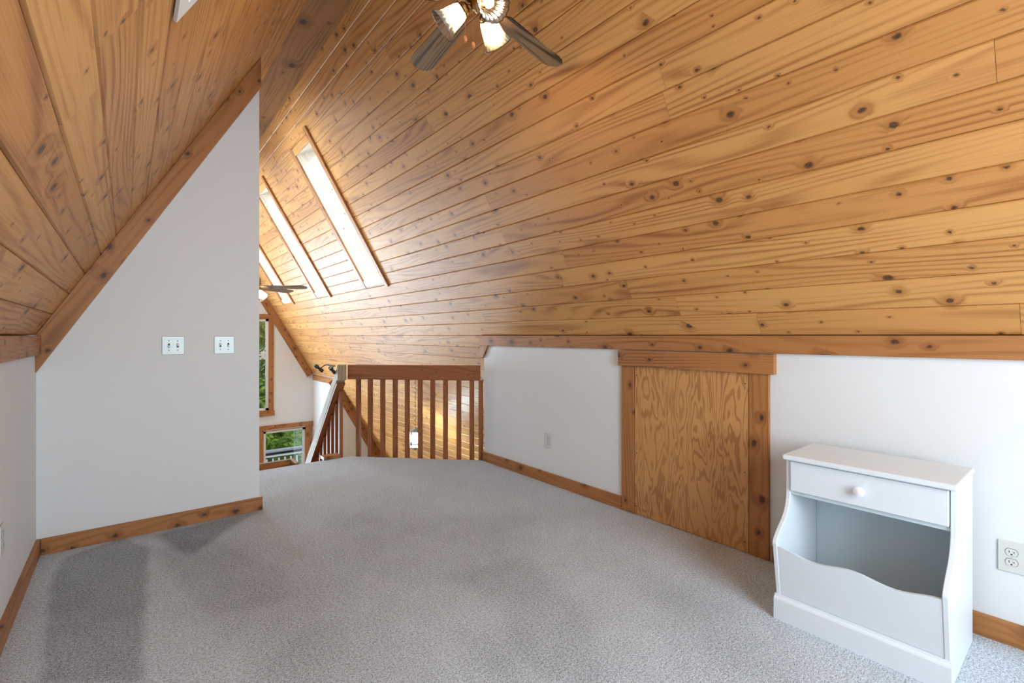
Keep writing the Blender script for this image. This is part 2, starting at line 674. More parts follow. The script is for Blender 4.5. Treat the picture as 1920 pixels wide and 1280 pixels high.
JR = {0: [0.2, 1.18, 4.9, 8.2], 1: [1.63, 3.66, 6.6], 3: [2.5, 7.0], 9: [1.35, 6.1], 15: [2.9, 6.0]}
lay_boards(ceil_r, on_right, UPR, INR, (0, -1, 0), range(0, 21), lambda z: (YB, YG), HOLES, JR, 3)
lay_boards(ceil_l, on_left, UPL, INL, (0, 1, 0), range(0, 21), lambda z: (YB, YG), HOLES, {0: [3.0]}, 5)
lay_boards(ceil_r, on_right, UPR, INR, (0, -1, 0), range(-24, 0), lambda z: (3.86, YG if XR - (z + ROW - H) / T3 < 3.2 else YS), [], {}, 9)

# flat ridge board closing the top
rb = plank('ceiling_ridge', (XC, (YB + YG) / 2, 3.68), (0, 1, 0), (1, 0, 0), YG - YB, 0.275, 0.04, BEAMWOOD, c=0.003, tint=0.3)
label(rb, 'long flat brown ridge board along the top of the ceiling', 'ridge board', kind='structure')

# ------------------------------------------------------------------ floor (carpet with vacuum marks)
DX, DY = 1.755, 4.79                 # where the diagonal floor edge meets the stair head
DS = 3.80                            # where it leaves the right wall


def floor_right(y):
    return XR if y <= DS else XR + (DX - XR) * (y - DS) / (DY - DS)


NY, NX = 420, 260
ys = np.linspace(YB, DY, NY)
us = np.linspace(0, 1, NX)
fr = np.array([floor_right(y) for y in ys])
GX = XL + us[None, :] * (fr[:, None] - XL)
GY = np.repeat(ys[:, None], NX, 1)


def in_poly(poly, px, py):
    r = np.zeros(px.shape, bool)
    n = len(poly)
    for i in range(n):
        x0, y0 = poly[i]
        x1, y1 = poly[(i + 1) % n]
        c = ((y0 > py) != (y1 > py)) & (px < (x1 - x0) * (py - y0) / (y1 - y0 + 1e-12) + x0)
        r ^= c
    return r


def blur(a, k):
    for ax in (0, 1):
        p = np.pad(a, [(k, k) if i == ax else (0, 0) for i in (0, 1)], mode='edge')
        c = np.cumsum(p, axis=ax)
        if ax == 0:
            c = np.vstack([np.zeros((1, c.shape[1])), c])
            a = (c[2 * k + 1:] - c[:-2 * k - 1]) / (2 * k + 1)
        else:
            c = np.hstack([np.zeros((c.shape[0], 1)), c])
            a = (c[:, 2 * k + 1:] - c[:, :-2 * k - 1]) / (2 * k + 1)
    return a


MARKS = [
    ([(-0.449, 3.164), (-0.399, 3.656), (-0.292, 3.281), (-0.236, 2.347), (-0.345, 2.435)], -0.12, 6),
    ([(-0.292, 3.281), (-0.267, 3.59), (-0.018, 3.718), (0.098, 3.439), (0.072, 2.801), (0.041, 2.123), (-0.236, 2.347)], 0.60, 1),
    ([(0.135, 3.654), (0.723, 3.695), (0.541, 3.506), (0.404, 3.339), (0.284, 3.186), (0.22, 3.323)], 0.70, 2),
    ([(0.114, 3.409), (0.406, 3.356), (0.623, 2.753), (0.624, 2.354), (0.352, 2.41), (0.262, 2.535), (0.196, 2.954)], 0.18, 2),
    ([(0.114, 3.409), (0.406, 3.356), (0.764, 2.883), (0.839, 2.124), (0.583, 1.904), (0.404, 2.132), (0.262, 2.535), (0.196, 2.954)], 0.22, 14),
    ([(0.101, 3.376), (0.112, 3.367), (0.247, 2.547), (0.383, 1.846), (0.045, 2.12), (0.075, 2.798)], -0.12, 2),
    ([(1.706, 1.996), (1.71, 1.891), (1.554, 1.439), (1.331, 1.081), (1.171, 1.211), (1.161, 1.437), (1.332, 1.726), (1.248, 2.104), (1.46, 2.077)], 0.24, 3),
    ([(2.026, 1.475), (2.106, 1.344), (2.046, 1.042), (1.931, 0.775), (1.754, 0.739), (1.618, 0.883), (1.762, 1.124)], 0.28, 9),
    ([(1.073, 1.681), (1.223, 1.514), (1.112, 1.258), (0.967, 1.375)], 0.30, 6),
    ([(0.445, 2.143), (0.66, 2.015), (0.617, 1.658), (0.354, 1.87)], 0.20, 6),
    ([(1.155, 3.307), (2.188, 2.473), (1.72, 1.945), (1.118, 2.142), (0.799, 2.611)], 0.20, 10),
    ([(0.975, 4.695), (1.682, 4.665), (2.558, 3.64), (2.322, 3.304), (1.369, 3.267), (0.778, 3.745)], -0.05, 8),
]

mark = np.full(GX.shape, 0.12)
for poly, amt, soft in MARKS:
    mark += amt * blur(in_poly(poly, GX, GY).astype(float), soft)
verts = np.stack([GX.ravel(), GY.ravel(), np.zeros(GX.size)], 1)
idx = np.arange(NX * NY).reshape(NY, NX)
q = np.stack([idx[:-1, :-1], idx[:-1, 1:], idx[1:, 1:], idx[1:, :-1]], -1).reshape(-1, 4)
fl_me = bpy.data.meshes.new('floor')
fl_me.from_pydata(verts.tolist(), [], q.tolist())
fl_me.materials.append(CARPET)
at = fl_me.attributes.new('mark', 'FLOAT', 'POINT')
at.data.foreach_set('value', mark.ravel().astype(np.float32))
fl_me.update()
floor = link('floor', fl_me)
label(floor, 'grey cut pile carpet with vacuum marks across the loft', 'floor', kind='structure')
# slab and rim boards under the carpet (parts of the floor)
slab = MB().prism([(XL, YB), (XR, YB), (XR, DS), (DX, DY), (XL, DY)], lambda u, v, w: (u, v, w), -0.24, -0.012)
slab.make('floor_slab', RUBBER, floor)
diag = Vector((XR - DX, DS - DY, 0))
dl = diag.length
dd = diag.normalized()
dn = Vector((-dd.y, dd.x, 0))        # outward from the floor edge
if dn.y < 0:
    dn = -dn
ec = Vector((DX, DY, -0.13)) + diag / 2 + dn * 0.022
plank('rim_board', ec, dd, dn.cross(dd), dl, 0.25, 0.022, TRIM, floor)
plank('rim_board', ((XL + DX) / 2, DY + 0.022, -0.13), (-1, 0, 0), (0, 0, 1), DX - XL, 0.25, 0.022, TRIM, floor)
low = plank('floor_lower', (XC, (YB + YG) / 2, ZL), (0, 1, 0), (-1, 0, 0), YG - YB, 9.6, 0.05, LOWFLOOR)
label(low, 'brown wooden floor of the great room below the loft', 'floor', kind='structure')

# ------------------------------------------------------------------ walls
w = MB().box((XR, YB, -0.01), (XR + 0.11, DS, H - 0.03)).make('wall_right', WALL)
label(w, 'white knee wall on the right under the cedar slope', 'wall', kind='structure')
w = MB().box((XL - 0.11, YB, -0.01), (XL, YP + 0.11, H - 0.03)).make('wall_left', WALL)
label(w, 'white knee wall at the left edge', 'wall', kind='structure')
XE = 0.725                           # free end of the partition
pl = [(XL, -0.01), (XE, -0.01), (XE, H + T3 * (XE - XL) - 0.004), (XL, H - 0.004)]
w = MB().prism(pl, lambda u, v, k: (u, k, v), YP, YP + 0.11).make('wall_partition', WALL)
label(w, 'white partition wall rising to a point under the left slope', 'wall', kind='structure')


def zslope(x):
    return H + T3 * (XR - x) if x > XC else H + T3 * (x - XL)


def gable(name, y0, y1, xa, xb, zb, holes, text, mat=WALL):
    """Wall under the two slopes between xa and xb, with rectangular holes (x0, x1, z0, z1)."""
    mb = MB()
    xs = sorted({xa, xb, XC, *[q for h in holes for q in h[:2]]})
    xs = [x for x in xs if xa <= x <= xb]
    for a, b in zip(xs[:-1], xs[1:]):
        hs = sorted([h[2:] for h in holes if h[0] <= a + 1e-6 and b <= h[1] + 1e-6])
        z = zb
        for (p, s) in hs:
            if p > z:
                mb.prism([(a, z), (b, z), (b, p), (a, p)], lambda u, v, k: (u, k, v), y0, y1)
            z = s
        ta, tb = zslope(a) - 0.001, zslope(b) - 0.001
        poly = [(a, z), (b, z)]
        if tb > z + 1e-4:
            poly.append((b, tb))
        if ta > z + 1e-4:
            poly.append((a, ta))
        if len(poly) >= 3:
            mb.prism(poly, lambda u, v, k: (u, k, v), y0, y1)
    o = mb.make(name, mat)
    return label(o, text, 'wall', kind='structure')


XBR = XR + (H - ZL) / T3
XBL = XL - (H - ZL) / T3
TW = (1.30, 2.33, -0.355, 1.585)      # tall gable window (rough opening)
TWL = (2 * XC - TW[1], 2 * XC - TW[0], TW[2], TW[3])
LW = (2.20, 3.06, -2.25, -0.765)      # lower gable window
LWL = (2 * XC - LW[1], 2 * XC - LW[0], LW[2], LW[3])
BW = (XC - 0.75, XC + 0.75, 0.6, 2.3)
gable('wall_far', YG, YG + 0.12, XBL, 3.2, ZL, [TW, TWL, LW, LWL], 'white far gable wall with wood framed windows')
gable('wall_far_side', YS, YS + 0.10, 3.2, XBR, ZL, [], 'white stepped wall low down behind the railing')
gable('wall_back', YB - 0.12, YB, XBL, XBR, ZL, [BW], 'white gable wall behind the viewer')
w = MB().prism([(YS + 0.10, ZL), (YG, ZL), (YG, zslope(3.2) - 0.002), (YS + 0.10, zslope(3.2) - 0.002)],
               lambda u, v, k: (k, u, v), 3.2, 3.3).make('wall_far_return', WALL)
label(w, 'narrow white wall return beside the far gable', 'wall', kind='structure')

# ------------------------------------------------------------------ trim and baseboards
def struct(o, text, cat='trim'):
    return label(o, text, cat, kind='structure')


BH, BTH = 0.089, 0.018
struct(plank('baseboard_right', (XR - BTH, (2.13 + DS) / 2, BH / 2), (0, -1, 0), (0, 0, 1), DS - 2.125, BH, BTH, TRIM),
       'cedar baseboard between the railing and the plywood hatch', 'baseboard')
struct(plank('baseboard_right', (XR - BTH, (YB + 1.12) / 2, BH / 2), (0, -1, 0), (0, 0, 1), 1.12 - YB, BH, BTH, TRIM),
       'cedar baseboard behind and right of the white cabinet', 'baseboard')
struct(plank('baseboard_left', (XL + BTH, (YB + YP) / 2, BH / 2), (0, 1, 0), (0, 0, 1), YP - YB, BH, BTH, TRIM),
       'knotty cedar baseboard along the left knee wall', 'baseboard')
struct(plank('baseboard_front', ((XL + XE) / 2 + 0.02, YP - BTH, BH / 2), (1, 0, 0), (0, 0, 1), XE - XL - 0.003, BH, BTH, TRIM),
       'knotty cedar baseboard along the foot of the partition', 'baseboard')
# frieze board above the right knee wall with its bracket end
t1 = plank('trim_1', (XR - 0.022, (YB + 3.85) / 2, H - 0.048), (0, -1, 0), (0, 0, 1), 3.85 - YB, 0.096, 0.03, TRIM, tint=0.1)
struct(t1, 'long horizontal cedar trim along the top of the right knee wall')
br = MB().prism([(3.852, H - 0.096), (3.72, H - 0.096), (3.79, 1.012), (3.852, 1.0)], lambda u, v, k: (k, u, v), XR - 0.022, XR + 0.03)
br.make('bracket_end', TRIM, t1, seed=1.3, tint=0.0)
t2 = plank('trim_2', (XL + 0.024, (YB + YP) / 2, H - 0.052), (0, 1, 0), (0, 0, 1), YP - YB, 0.104, 0.03, TRIM, tint=0.3)
struct(t2, 'horizontal cedar trim along the top of the left knee wall')
# sloping trim on the partition
RW, RT = 0.105, 0.036
zt0 = 1.00
p0 = Vector((XL, 0, H)) + Vector((T3 / 2, 0, -0.5)) * (RW / 2 + 0.002)
s_end = (XE - XL) / 0.5
mb = MB()
nx, nz = T3 / 2 * RW, -0.5 * RW
mb.prism([(XL + 0.001, H - 0.001 + 0.0), (XE + 0.006, H + T3 * (XE + 0.006 - XL) - 0.003),
          (XE + 0.006, H + T3 * (XE + 0.006 - XL) - 0.003 - 2 * RW * 0.98), (XL + 0.001, H - 2 * RW * 0.98)],
         lambda u, v, k: (u, k, v), YP - RT, YP - 0.0005)
rk_m = M4((0, 0, 0), UPL, (-T3 / 2, 0, 0.5))
inv = rk_m.inverted()
mb.v = [tuple(inv @ Vector(v)) for v in mb.v]
t3 = mb.make('trim_3', TRIM, None, rk_m, seed=0.7, tint=0.5)
struct(t3, 'sloping cedar trim along the top edge of the partition')
# sloping trim of the far gables
def rake(name, x0, x1, y, text, width=0.14):
    a, b = Vector((x0, y - 0.03, zslope(x0))), Vector((x1, y - 0.03, zslope(x1)))
    al = (b - a).normalized()
    ac = Vector((0, 1, 0)).cross(al) if True else None
    ac = al.cross(Vector((0, -1, 0)))
    if ac.z > 0:
        ac = -ac
    c = (a + b) / 2 + ac * (width / 2)
    nrm = al.cross(ac)
    if nrm.y > 0:
        al = -al
    return struct(plank(name, c, al, ac, (b - a).length, width, 0.03, TRIM, tint=0.4), text)


rake('trim_4', XC, 3.2, YG, 'sloping cedar trim on the right side of the far gable')
rake('trim_5', -2.5, XC, YG, 'sloping cedar trim on the left side of the far gable')
rake('trim_6', 3.2, XBR, YS, 'sloping cedar trim on the stepped wall behind the railing', 0.16)
o = plank('trim_7', (3.2 - 0.012, (YS + YG) / 2, zslope(3.2) - 0.075), (0, -1, 0), (0, 0, 1), YG - YS - 0.04, 0.13, 0.012, TRIM, tint=0.0)
struct(o, 'short cedar trim above the narrow white wall return')
struct(plank('trim_8', (XC, YG - 0.03, -0.70), (1, 0, 0), (0, 0, 1), 2 * (3.2 - XC) - 0.01, 0.09, 0.03, TRIM, tint=0.1),
       'long cedar band across the far gable between the window rows')


# ------------------------------------------------------------------ gable windows
def window(name, r, y, side, text, cas=0.085, left=True, top=True, bottom=0.10):
    """side=-1: room lies towards -y of the wall face at y."""
    x0, x1, z0, z1 = r
    xm, zm = (x0 + x1) / 2, (z0 + z1) / 2
    root = thing(name, (xm, y, z0), text, 'window', kind='structure')
    yo = y + side * 0.022
    al = (1, 0, 0) if side < 0 else (-1, 0, 0)
    up = (0, 0, 1)
    for sx in (-1, 1):
        xx = x0 - cas / 2 + 0.012 if sx < 0 else x1 + cas / 2 - 0.012
        plank('casing', (xx, yo, zm), up, (-al[0], 0, 0), z1 - z0 + 0.02, cas, 0.0215, TRIM, root, tint=0.1)
    if top:
        plank('casing', (xm, yo - side * -0.004, z1 + cas / 2), al, up, x1 - x0 + 2 * cas, cas, 0.0255, TRIM, root, tint=0.1)
    plank('sill', (xm, y + side * 0.05, z0 - 0.045), al, up, x1 - x0 + 2 * cas, bottom, 0.0495, TRIM, root, tint=0.1)
    # jamb reveals, vinyl sash and pane
    yy0, yy1 = sorted((y, y - side * 0.12))
    mb = MB()
    mb.box((x0, yy0, z0), (x0 + 0.015, yy1, z1)).box((x1 - 0.015, yy0, z0), (x1, yy1, z1))
    mb.box((x0, yy0, z1 - 0.015), (x1, yy1, z1)).box((x0, yy0, z0), (x1, yy1, z0 + 0.015))
    mb.make('jamb', TRIM, root, seed=0.4, tint=0.0)
    ys_ = y - side * 0.06
    f = 0.05
    mb = MB()
    a0, a1, b0, b1 = x0 + 0.015, x1 - 0.015, z0 + 0.015, z1 - 0.015
    mb.box((a0, ys_ - 0.02, b0), (a0 + f, ys_ + 0.02, b1)).box((a1 - f, ys_ - 0.02, b0), (a1, ys_ + 0.02, b1))
    mb.box((a0, ys_ - 0.02, b1 - f), (a1, ys_ + 0.02, b1)).box((a0, ys_ - 0.02, b0), (a1, ys_ + 0.02, b0 + f))
    sash = mb.make('sash', VINYL, root)
    MB().box((a0 + f - 0.005, ys_ - 0.003, b0 + f - 0.005), (a1 - f + 0.005, ys_ + 0.003, b1 - f + 0.005)).make('pane', PANE, root)
    return root


window('window_1', TW, YG, -1, 'tall wood framed gable window with trees behind')
window('window_2', TWL, YG, -1, 'tall wood framed gable window hidden behind the partition')
window('window_3', LW, YG, -1, 'low wood framed window onto the deck railing', cas=0.13, top=False)
window('window_4', LWL, YG, -1, 'low wood framed window hidden behind the partition', cas=0.13, top=False)
window('window_5', BW, YB, 1, 'wide window in the gable behind the viewer')

# ------------------------------------------------------------------ skylights
def skylight(name, ya, yb, s_, txt):
    on, UP, IN = (on_right, UPR, INR) if s_ > 0 else (on_left, UPL, INL)
    za, zb = SKY_Z
    Yv = Vector((0, s_, 0))
    root = thing(name, on((ya + yb) / 2, za), txt, 'skylight', kind='structure')
    LS = (zb - za) * 2 / T3
    zc, yc = (za + zb) / 2, (ya + yb) / 2
    th = 0.026
    CW = 0.075
    # casings (proud of the boards)
    plank('casing', on(ya - CW / 2, zc + 0.008) + IN * th, UP, Yv, LS + 0.26, CW, th - 0.001, TRIM, root, tint=0.0)
    plank('casing', on(yb + CW / 2, zc + 0.002) + IN * th, UP, Yv, LS + 0.17, CW, th - 0.001, TRIM, root, tint=0.0)
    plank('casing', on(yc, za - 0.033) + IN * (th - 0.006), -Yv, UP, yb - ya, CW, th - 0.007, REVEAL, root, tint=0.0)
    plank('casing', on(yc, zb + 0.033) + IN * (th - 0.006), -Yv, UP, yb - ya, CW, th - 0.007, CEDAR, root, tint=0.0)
    # well lining: four boards running out through the roof
    OUT = -IN
    dmid = OUT * (WELL / 2 - 0.005)
    plank('reveal', on(ya, zc) + dmid, s_ * UP, OUT, LS, WELL, 0.018, REVEAL, root, tint=0.0)
    plank('reveal', on(yb, zc) + dmid, -s_ * UP, OUT, LS, WELL, 0.018, REVEAL, root, tint=0.0)
    plank('reveal', on(yc, za) + dmid, -Yv, OUT, yb - ya, WELL, 0.018, REVEAL, root, tint=0.0)
    plank('reveal', on(yc, zb) + dmid, Yv, OUT, yb - ya, WELL, 0.018, REVEAL, root, tint=0.0)
    plank('pane', on(yc, zc) + OUT * (WELL + 0.005), -Yv, UP, yb - ya + 0.05, LS + 0.05, 0.008, PANE, root, c=0.001)
    mb = MB()
    m = M4(on(yc, zc) + OUT * (WELL + 0.02), -Yv, UP)
    hw, hl = (yb - ya) / 2, LS / 2
    e = 0.05
    mb.box((-hw - e, -hl - e, -0.05), (-hw, hl + e, 0.02)).box((hw, -hl - e, -0.05), (hw + e, hl + e, 0.02))
    mb.box((-hw, -hl - e, -0.05), (hw, -hl, 0.02)).box((-hw, hl, -0.05), (hw, hl + e, 0.02))
    mb.make('curb_frame', GREYM, root, m)


SKT = ['skylight nearest the viewer in the right slope', 'middle skylight of the row in the right slope',
       'farthest skylight of the row in the right slope', 'added skylight of the hidden left slope just behind the partition',
       'added middle skylight of the hidden left slope', 'added farthest skylight of the hidden left slope']
for i, (ya, yb) in enumerate(SKY_Y):
    skylight('window_%d' % (6 + i), ya, yb, 1, SKT[i])
    skylight('window_%d' % (9 + i), ya, yb, -1, SKT[3 + i])  # unseen left row, added to brighten the great room

# ------------------------------------------------------------------ plywood access hatch
dr = thing('door_1', (XR, 1.63, 0), 'square plywood access hatch with cedar frame in the right knee wall', 'hatch', kind='structure')
plank('panel', (XR - 0.014, (2.017 + 1.243) / 2, 0.507), (0, 0, 1), (0, 1, 0), 1.005, 0.768, 0.0135, PLY, dr, c=0.001)
plank('jamb', (XR - 0.019, 2.071, 0.506), (0, 0, 1), (0, 1, 0), 1.008, 0.106, 0.0185, TRIM, dr, tint=0.2)
plank('jamb', (XR - 0.019, 1.188, 0.506), (0, 0, 1), (0, 1, 0), 1.008, 0.106, 0.0185, TRIM, dr, tint=0.2)
plank('header', (XR - 0.038, (2.135 + 1.105) / 2, 1.065), (0, -1, 0), (0, 0, 1), 1.035, 0.108, 0.0375, TRIM, dr, tint=0.1)
for (sy, sz) in ((1.995, 0.95), (1.265, 0.95), (1.995, 0.42), (1.265, 0.45), (1.995, 0.06), (1.265, 0.06)):
    MB().lathe([(0.0001, 0), (0.004, 0.0), (0.004, 0.0015), (0.0001, 0.0022)], 8).make(
        'screw', SCREW, dr, M4((XR - 0.0140, sy, sz), (0, 0, 1), (0, 1, 0)))

# ------------------------------------------------------------------ white storage cabinet
CY0, CY1, CXB = 0.327, 0.892, 2.63
cab = thing('storage_cabinet', (2.42, 0.61, 0), 'white toy bin cabinet with one drawer and scalloped open bin', 'cabinet')
prof = [(2.63, 0.0), (2.198, 0.0), (2.198, 0.10), (2.160, 0.318), (2.157, 0.332), (2.162, 0.346), (2.176, 0.362),
        (2.203, 0.385), (2.236, 0.408), (2.264, 0.432), (2.284, 0.460), (2.296, 0.495), (2.300, 0.54), (2.301, 0.669), (2.63, 0.669)]
for (a, b) in ((CY0, CY0 + 0.017), (CY1 - 0.017, CY1)):
    o = MB().prism(prof, lambda u, v, k: (u, k, v), a, b).make('side_panel', CABWHITE, cab)
    bv = o.modifiers.new('soft_edges', 'BEVEL')
    bv.width, bv.segments, bv.limit_method = 0.0025, 2, 'ANGLE'


def rounded_box(a, b, name, mat, parent, r=0.003, matrix=None, seg=2):
    o = MB().box(a, b).make(name, mat, parent, matrix)
    bv = o.modifiers.new('soft_edges', 'BEVEL')
    bv.width, bv.segments, bv.limit_method = r, seg, 'ANGLE'
    return o


rounded_box((2.272, CY0 - 0.006, 0.6695), (CXB + 0.004, CY1 + 0.006, 0.692), 'top', CABWHITE, cab, 0.006, seg=3)
rounded_box((2.61, CY0 + 0.0175, 0.02), (2.622, CY1 - 0.0175, 0.668), 'back_panel', CABIN, cab, 0.001)
rounded_box((2.31, CY0 + 0.0175, 0.514), (2.609, CY1 - 0.0175, 0.529), 'shelf', CABIN, cab, 0.001)
rounded_box((2.215, CY0 + 0.0175, 0.085), (2.609, CY1 - 0.0175, 0.10), 'bin_floor', CABIN, cab, 0.001)
dwr = rounded_box((2.291, CY0 + 0.0195, 0.533), (2.307, CY1 - 0.0195, 0.6645), 'drawer', CABWHITE, cab, 0.004, seg=3)
mbx = MB().box((2.3075, CY0 + 0.03, 0.545), (2.58, CY0 + 0.04, 0.64)).box((2.3075, CY1 - 0.04, 0.545), (2.58, CY1 - 0.03, 0.64))
mbx.box((2.3075, CY0 + 0.03, 0.535), (2.58, CY1 - 0.03, 0.545)).box((2.57, CY0 + 0.03, 0.545), (2.58, CY1 - 0.03, 0.64))
mbx.make('drawer_box', CABIN, cab)
MB().lathe([(0.0001, 0.0), (0.010, 0.0), (0.009, 0.006), (0.0095, 0.010), (0.0185, 0.013), (0.0205, 0.018), (0.019, 0.022), (0.0175, 0.0215), (0.016, 0.0225), (0.008, 0.026), (0.0001, 0.027)], 28).make(
    'knob', KNOBWHITE, dwr, M4((2.291, 0.612, 0.597), (0, 0, 1), (0, 1, 0)), smooth=True)
# tilted bin front with a scalloped top edge
mb = MB()
NB = 48
rows = []
ya_, yb_ = CY0 + 0.0175, CY1 - 0.0175
vs = []
for i in range(NB + 1):
    u = i / NB
    y = yb_ + (ya_ - yb_) * u
    zt = 0.310 + 0.010 * math.cos(4 * math.pi * u) - 0.004 * math.sin(math.pi * u)
    for (zz, th) in ((0.10, 0.0), (zt, 0.0), (zt, 0.014), (0.10, 0.014)):
        x = 2.200 + (2.164 - 2.200) * (zz - 0.10) / 0.21 + th
        vs.append((x, y, zz))
fs = [(0, 1, 2, 3), tuple(4 * NB + j for j in (3, 2, 1, 0))]
for i in range(NB):
    for j in range(4):
        fs.append((4 * i + j, 4 * i + (j + 1) % 4, 4 * i + 4 + (j + 1) % 4, 4 * i + 4 + j))
mb.add(vs, fs).make('bin_front', CABWHITE, cab)
pp = [(2.1975, 0.0), (2.180, 0.0), (2.180, 0.086), (2.183, 0.092), (2.190, 0.097), (2.192, 0.104), (2.1975, 0.104)]
MB().prism(pp, lambda u, v, k: (u, k, v), CY0 - 0.004, CY1 + 0.004).make('plinth', CABWHITE, cab)

# ------------------------------------------------------------------ switch plates and outlets
for (cx, side) in ((0.232, 'left'), (0.513, 'right')):
    txt = ('brushed metal double switch plate farther from the partition end' if side == 'left'
           else 'brushed metal double switch plate nearer the partition end')
    cz = 1.157
    root = thing('switch_plate', (cx, YP, cz), txt, 'switch plate', 'switch plates on the partition')
    m = M4((cx, YP, cz), (1, 0, 0), (0, 0, 1))
    rounded_box((-0.0585, -0.0585, 0.0003), (0.0585, 0.0585, 0.0055), 'plate', STEEL, root, 0.0035, m, 3)
    for sx in (-0.023, 0.023):
        mt = M4((cx + sx, YP - 0.0055, cz), (1, 0, 0), (0, 0, 1))
        o = MB().box((-0.0055, -0.013, 0.0001), (0.0055, 0.013, 0.0006)).make('toggle_slot', SLOT, root, mt)
        up = 1 if (sx > 0) == (side == 'left') else -1
        MB().prism([(-0.004, 0.0006), (0.004, 0.0006), (0.003, 0.012), (-0.002, 0.012)], lambda u, v, k: (k, u + up * v * 0.6, v), -0.0035, 0.0035).make(
            'toggle', KNOBWHITE, root, mt)
        for sz in (-0.030, 0.030):
            MB().lathe([(0.0001, 0.0001), (0.0035, 0.0001), (0.003, 0.0012), (0.0001, 0.0016)], 10).make(
                'screw', SCREW, root, M4((cx + sx, YP - 0.0055, cz + sz), (1, 0, 0), (0, 0, 1)))


def outlet(loc, along, txt):
    root = thing('power_outlet', loc, txt, 'outlet', 'duplex wall outlets')
    L = Vector(loc)
    m = M4(L, along, (0, 0, 1))
    rounded_box((-0.039, -0.061, 0.0003), (0.039, 0.061, 0.006), 'plate', OUTLETM, root, 0.004, m, 3)
    n = Vector(along).cross(Vector((0, 0, 1)))
    for sz in (-0.0195, 0.0195):
        ms = M4(L + n * 0.006 + Vector((0, 0, sz)), along, (0, 0, 1))
        poly = []
        for i in range(28):
            a = 2 * math.pi * i / 28
            poly.append((0.0172 * math.cos(a), max(-0.0135, min(0.0135, 0.0172 * math.sin(a)))))
        s = MB().prism(poly, lambda u, v, k: (u, v, k), 0.0001, 0.0022).make('socket', OUTLETM, root, ms)
        ring = MB()
        big = [(x * 1.07, y * 1.09) for x, y in poly]
        ring.prism(big, lambda u, v, k: (u, v, k), 0.00005, 0.0004).make('socket_gap', SLOT, root, ms)
        MB().box((-0.0078, -0.002, 0.0022), (-0.0054, 0.0065, 0.0025)).make('slot', SLOT, s, ms)
        MB().box((0.0054, -0.002, 0.0022), (0.0078, 0.005, 0.0025)).make('slot', SLOT, s, ms)
        MB().prism([(0.0030 * math.cos(a), -0.0078 + 0.0028 * math.sin(a)) for a in [k * math.pi / 6 for k in range(12)]],
                   lambda u, v, k: (u, v, k), 0.0022, 0.0025).make('slot', SLOT, s, ms)
    MB().lathe([(0.0001, 0.0), (0.003, 0.0), (0.0025, 0.001), (0.0001, 0.0014)], 10).make('screw', STEEL, root, M4(L + n * 0.006, along, (0, 0, 1)))


outlet((XR, 2.886, 0.352), (0, -1, 0), 'small ivory outlet on the right knee wall left of the hatch')
outlet((XR, 0.226, 0.346), (0, -1, 0), 'ivory outlet at the right frame edge beside the white cabinet')
outlet((XL, 2.760, 0.406), (0, 1, 0), 'outlet on the left knee wall cut off by the frame')

# ------------------------------------------------------------------ white air register on the left slope
vc = on_left(1.355, 2.055 + 0.13)
vent = thing('air_register', vc, 'white metal air register high on the left cedar slope', 'vent')
mv = M4(vc + INL * 0.004, (0, 1, 0), UPL)
vw, vh = 0.188, 0.15
mb = MB()
mb.box((-vw, -vh, 0), (-vw + 0.045, vh, 0.009)).box((vw - 0.045, -vh, 0), (vw, vh, 0.009))
mb.box((-vw + 0.045, -vh, 0), (vw - 0.045, -vh + 0.045, 0.009)).box((-vw + 0.045, vh - 0.045, 0), (vw - 0.045, vh, 0.009))
mb.make('frame', VENTWHITE, vent, mv)
for k in range(9):
    yy = -vh + 0.055 + k * (2 * vh - 0.11) / 8
    MB().prism([(yy - 0.008, 0.004), (yy - 0.006, 0.004), (yy + 0.008, 0.008), (yy + 0.006, 0.008)], lambda u, v, w_: (w_, u, v), -vw + 0.045, vw - 0.045).make('slat', VENTWHITE, vent, mv)
MB().box((-vw + 0.04, -vh + 0.04, 0.0), (vw - 0.04, vh - 0.04, 0.002)).make('backing', SLOT, vent, mv)


# ------------------------------------------------------------------ ceiling fans
def blade_outline(r0, r1, w0, w1):
    pts = [(r0, -w0 / 2)]
    ws = w1 / 2
    for i in range(9):
        a = -math.pi / 2 + math.pi * i / 8
        ex = 0.085
        pts.append((r1 - ex + ex * math.cos(a) ** 0.8 if math.cos(a) > 1e-6 else r1 - ex, ws * math.sin(a) if abs(math.sin(a)) < 1 else ws * math.sin(a)))
    pts.append((r0, w0 / 2))
    pts.append((r0 - 0.02, w0 * 0.3))
    pts.append((r0 - 0.02, -w0 * 0.3))
    return pts


SHP = [(0.025, 0.0), (0.031, 0.005), (0.037, 0.022), (0.042, 0.048), (0.046, 0.074), (0.053, 0.096), (0.063, 0.112), (0.067, 0.117)]


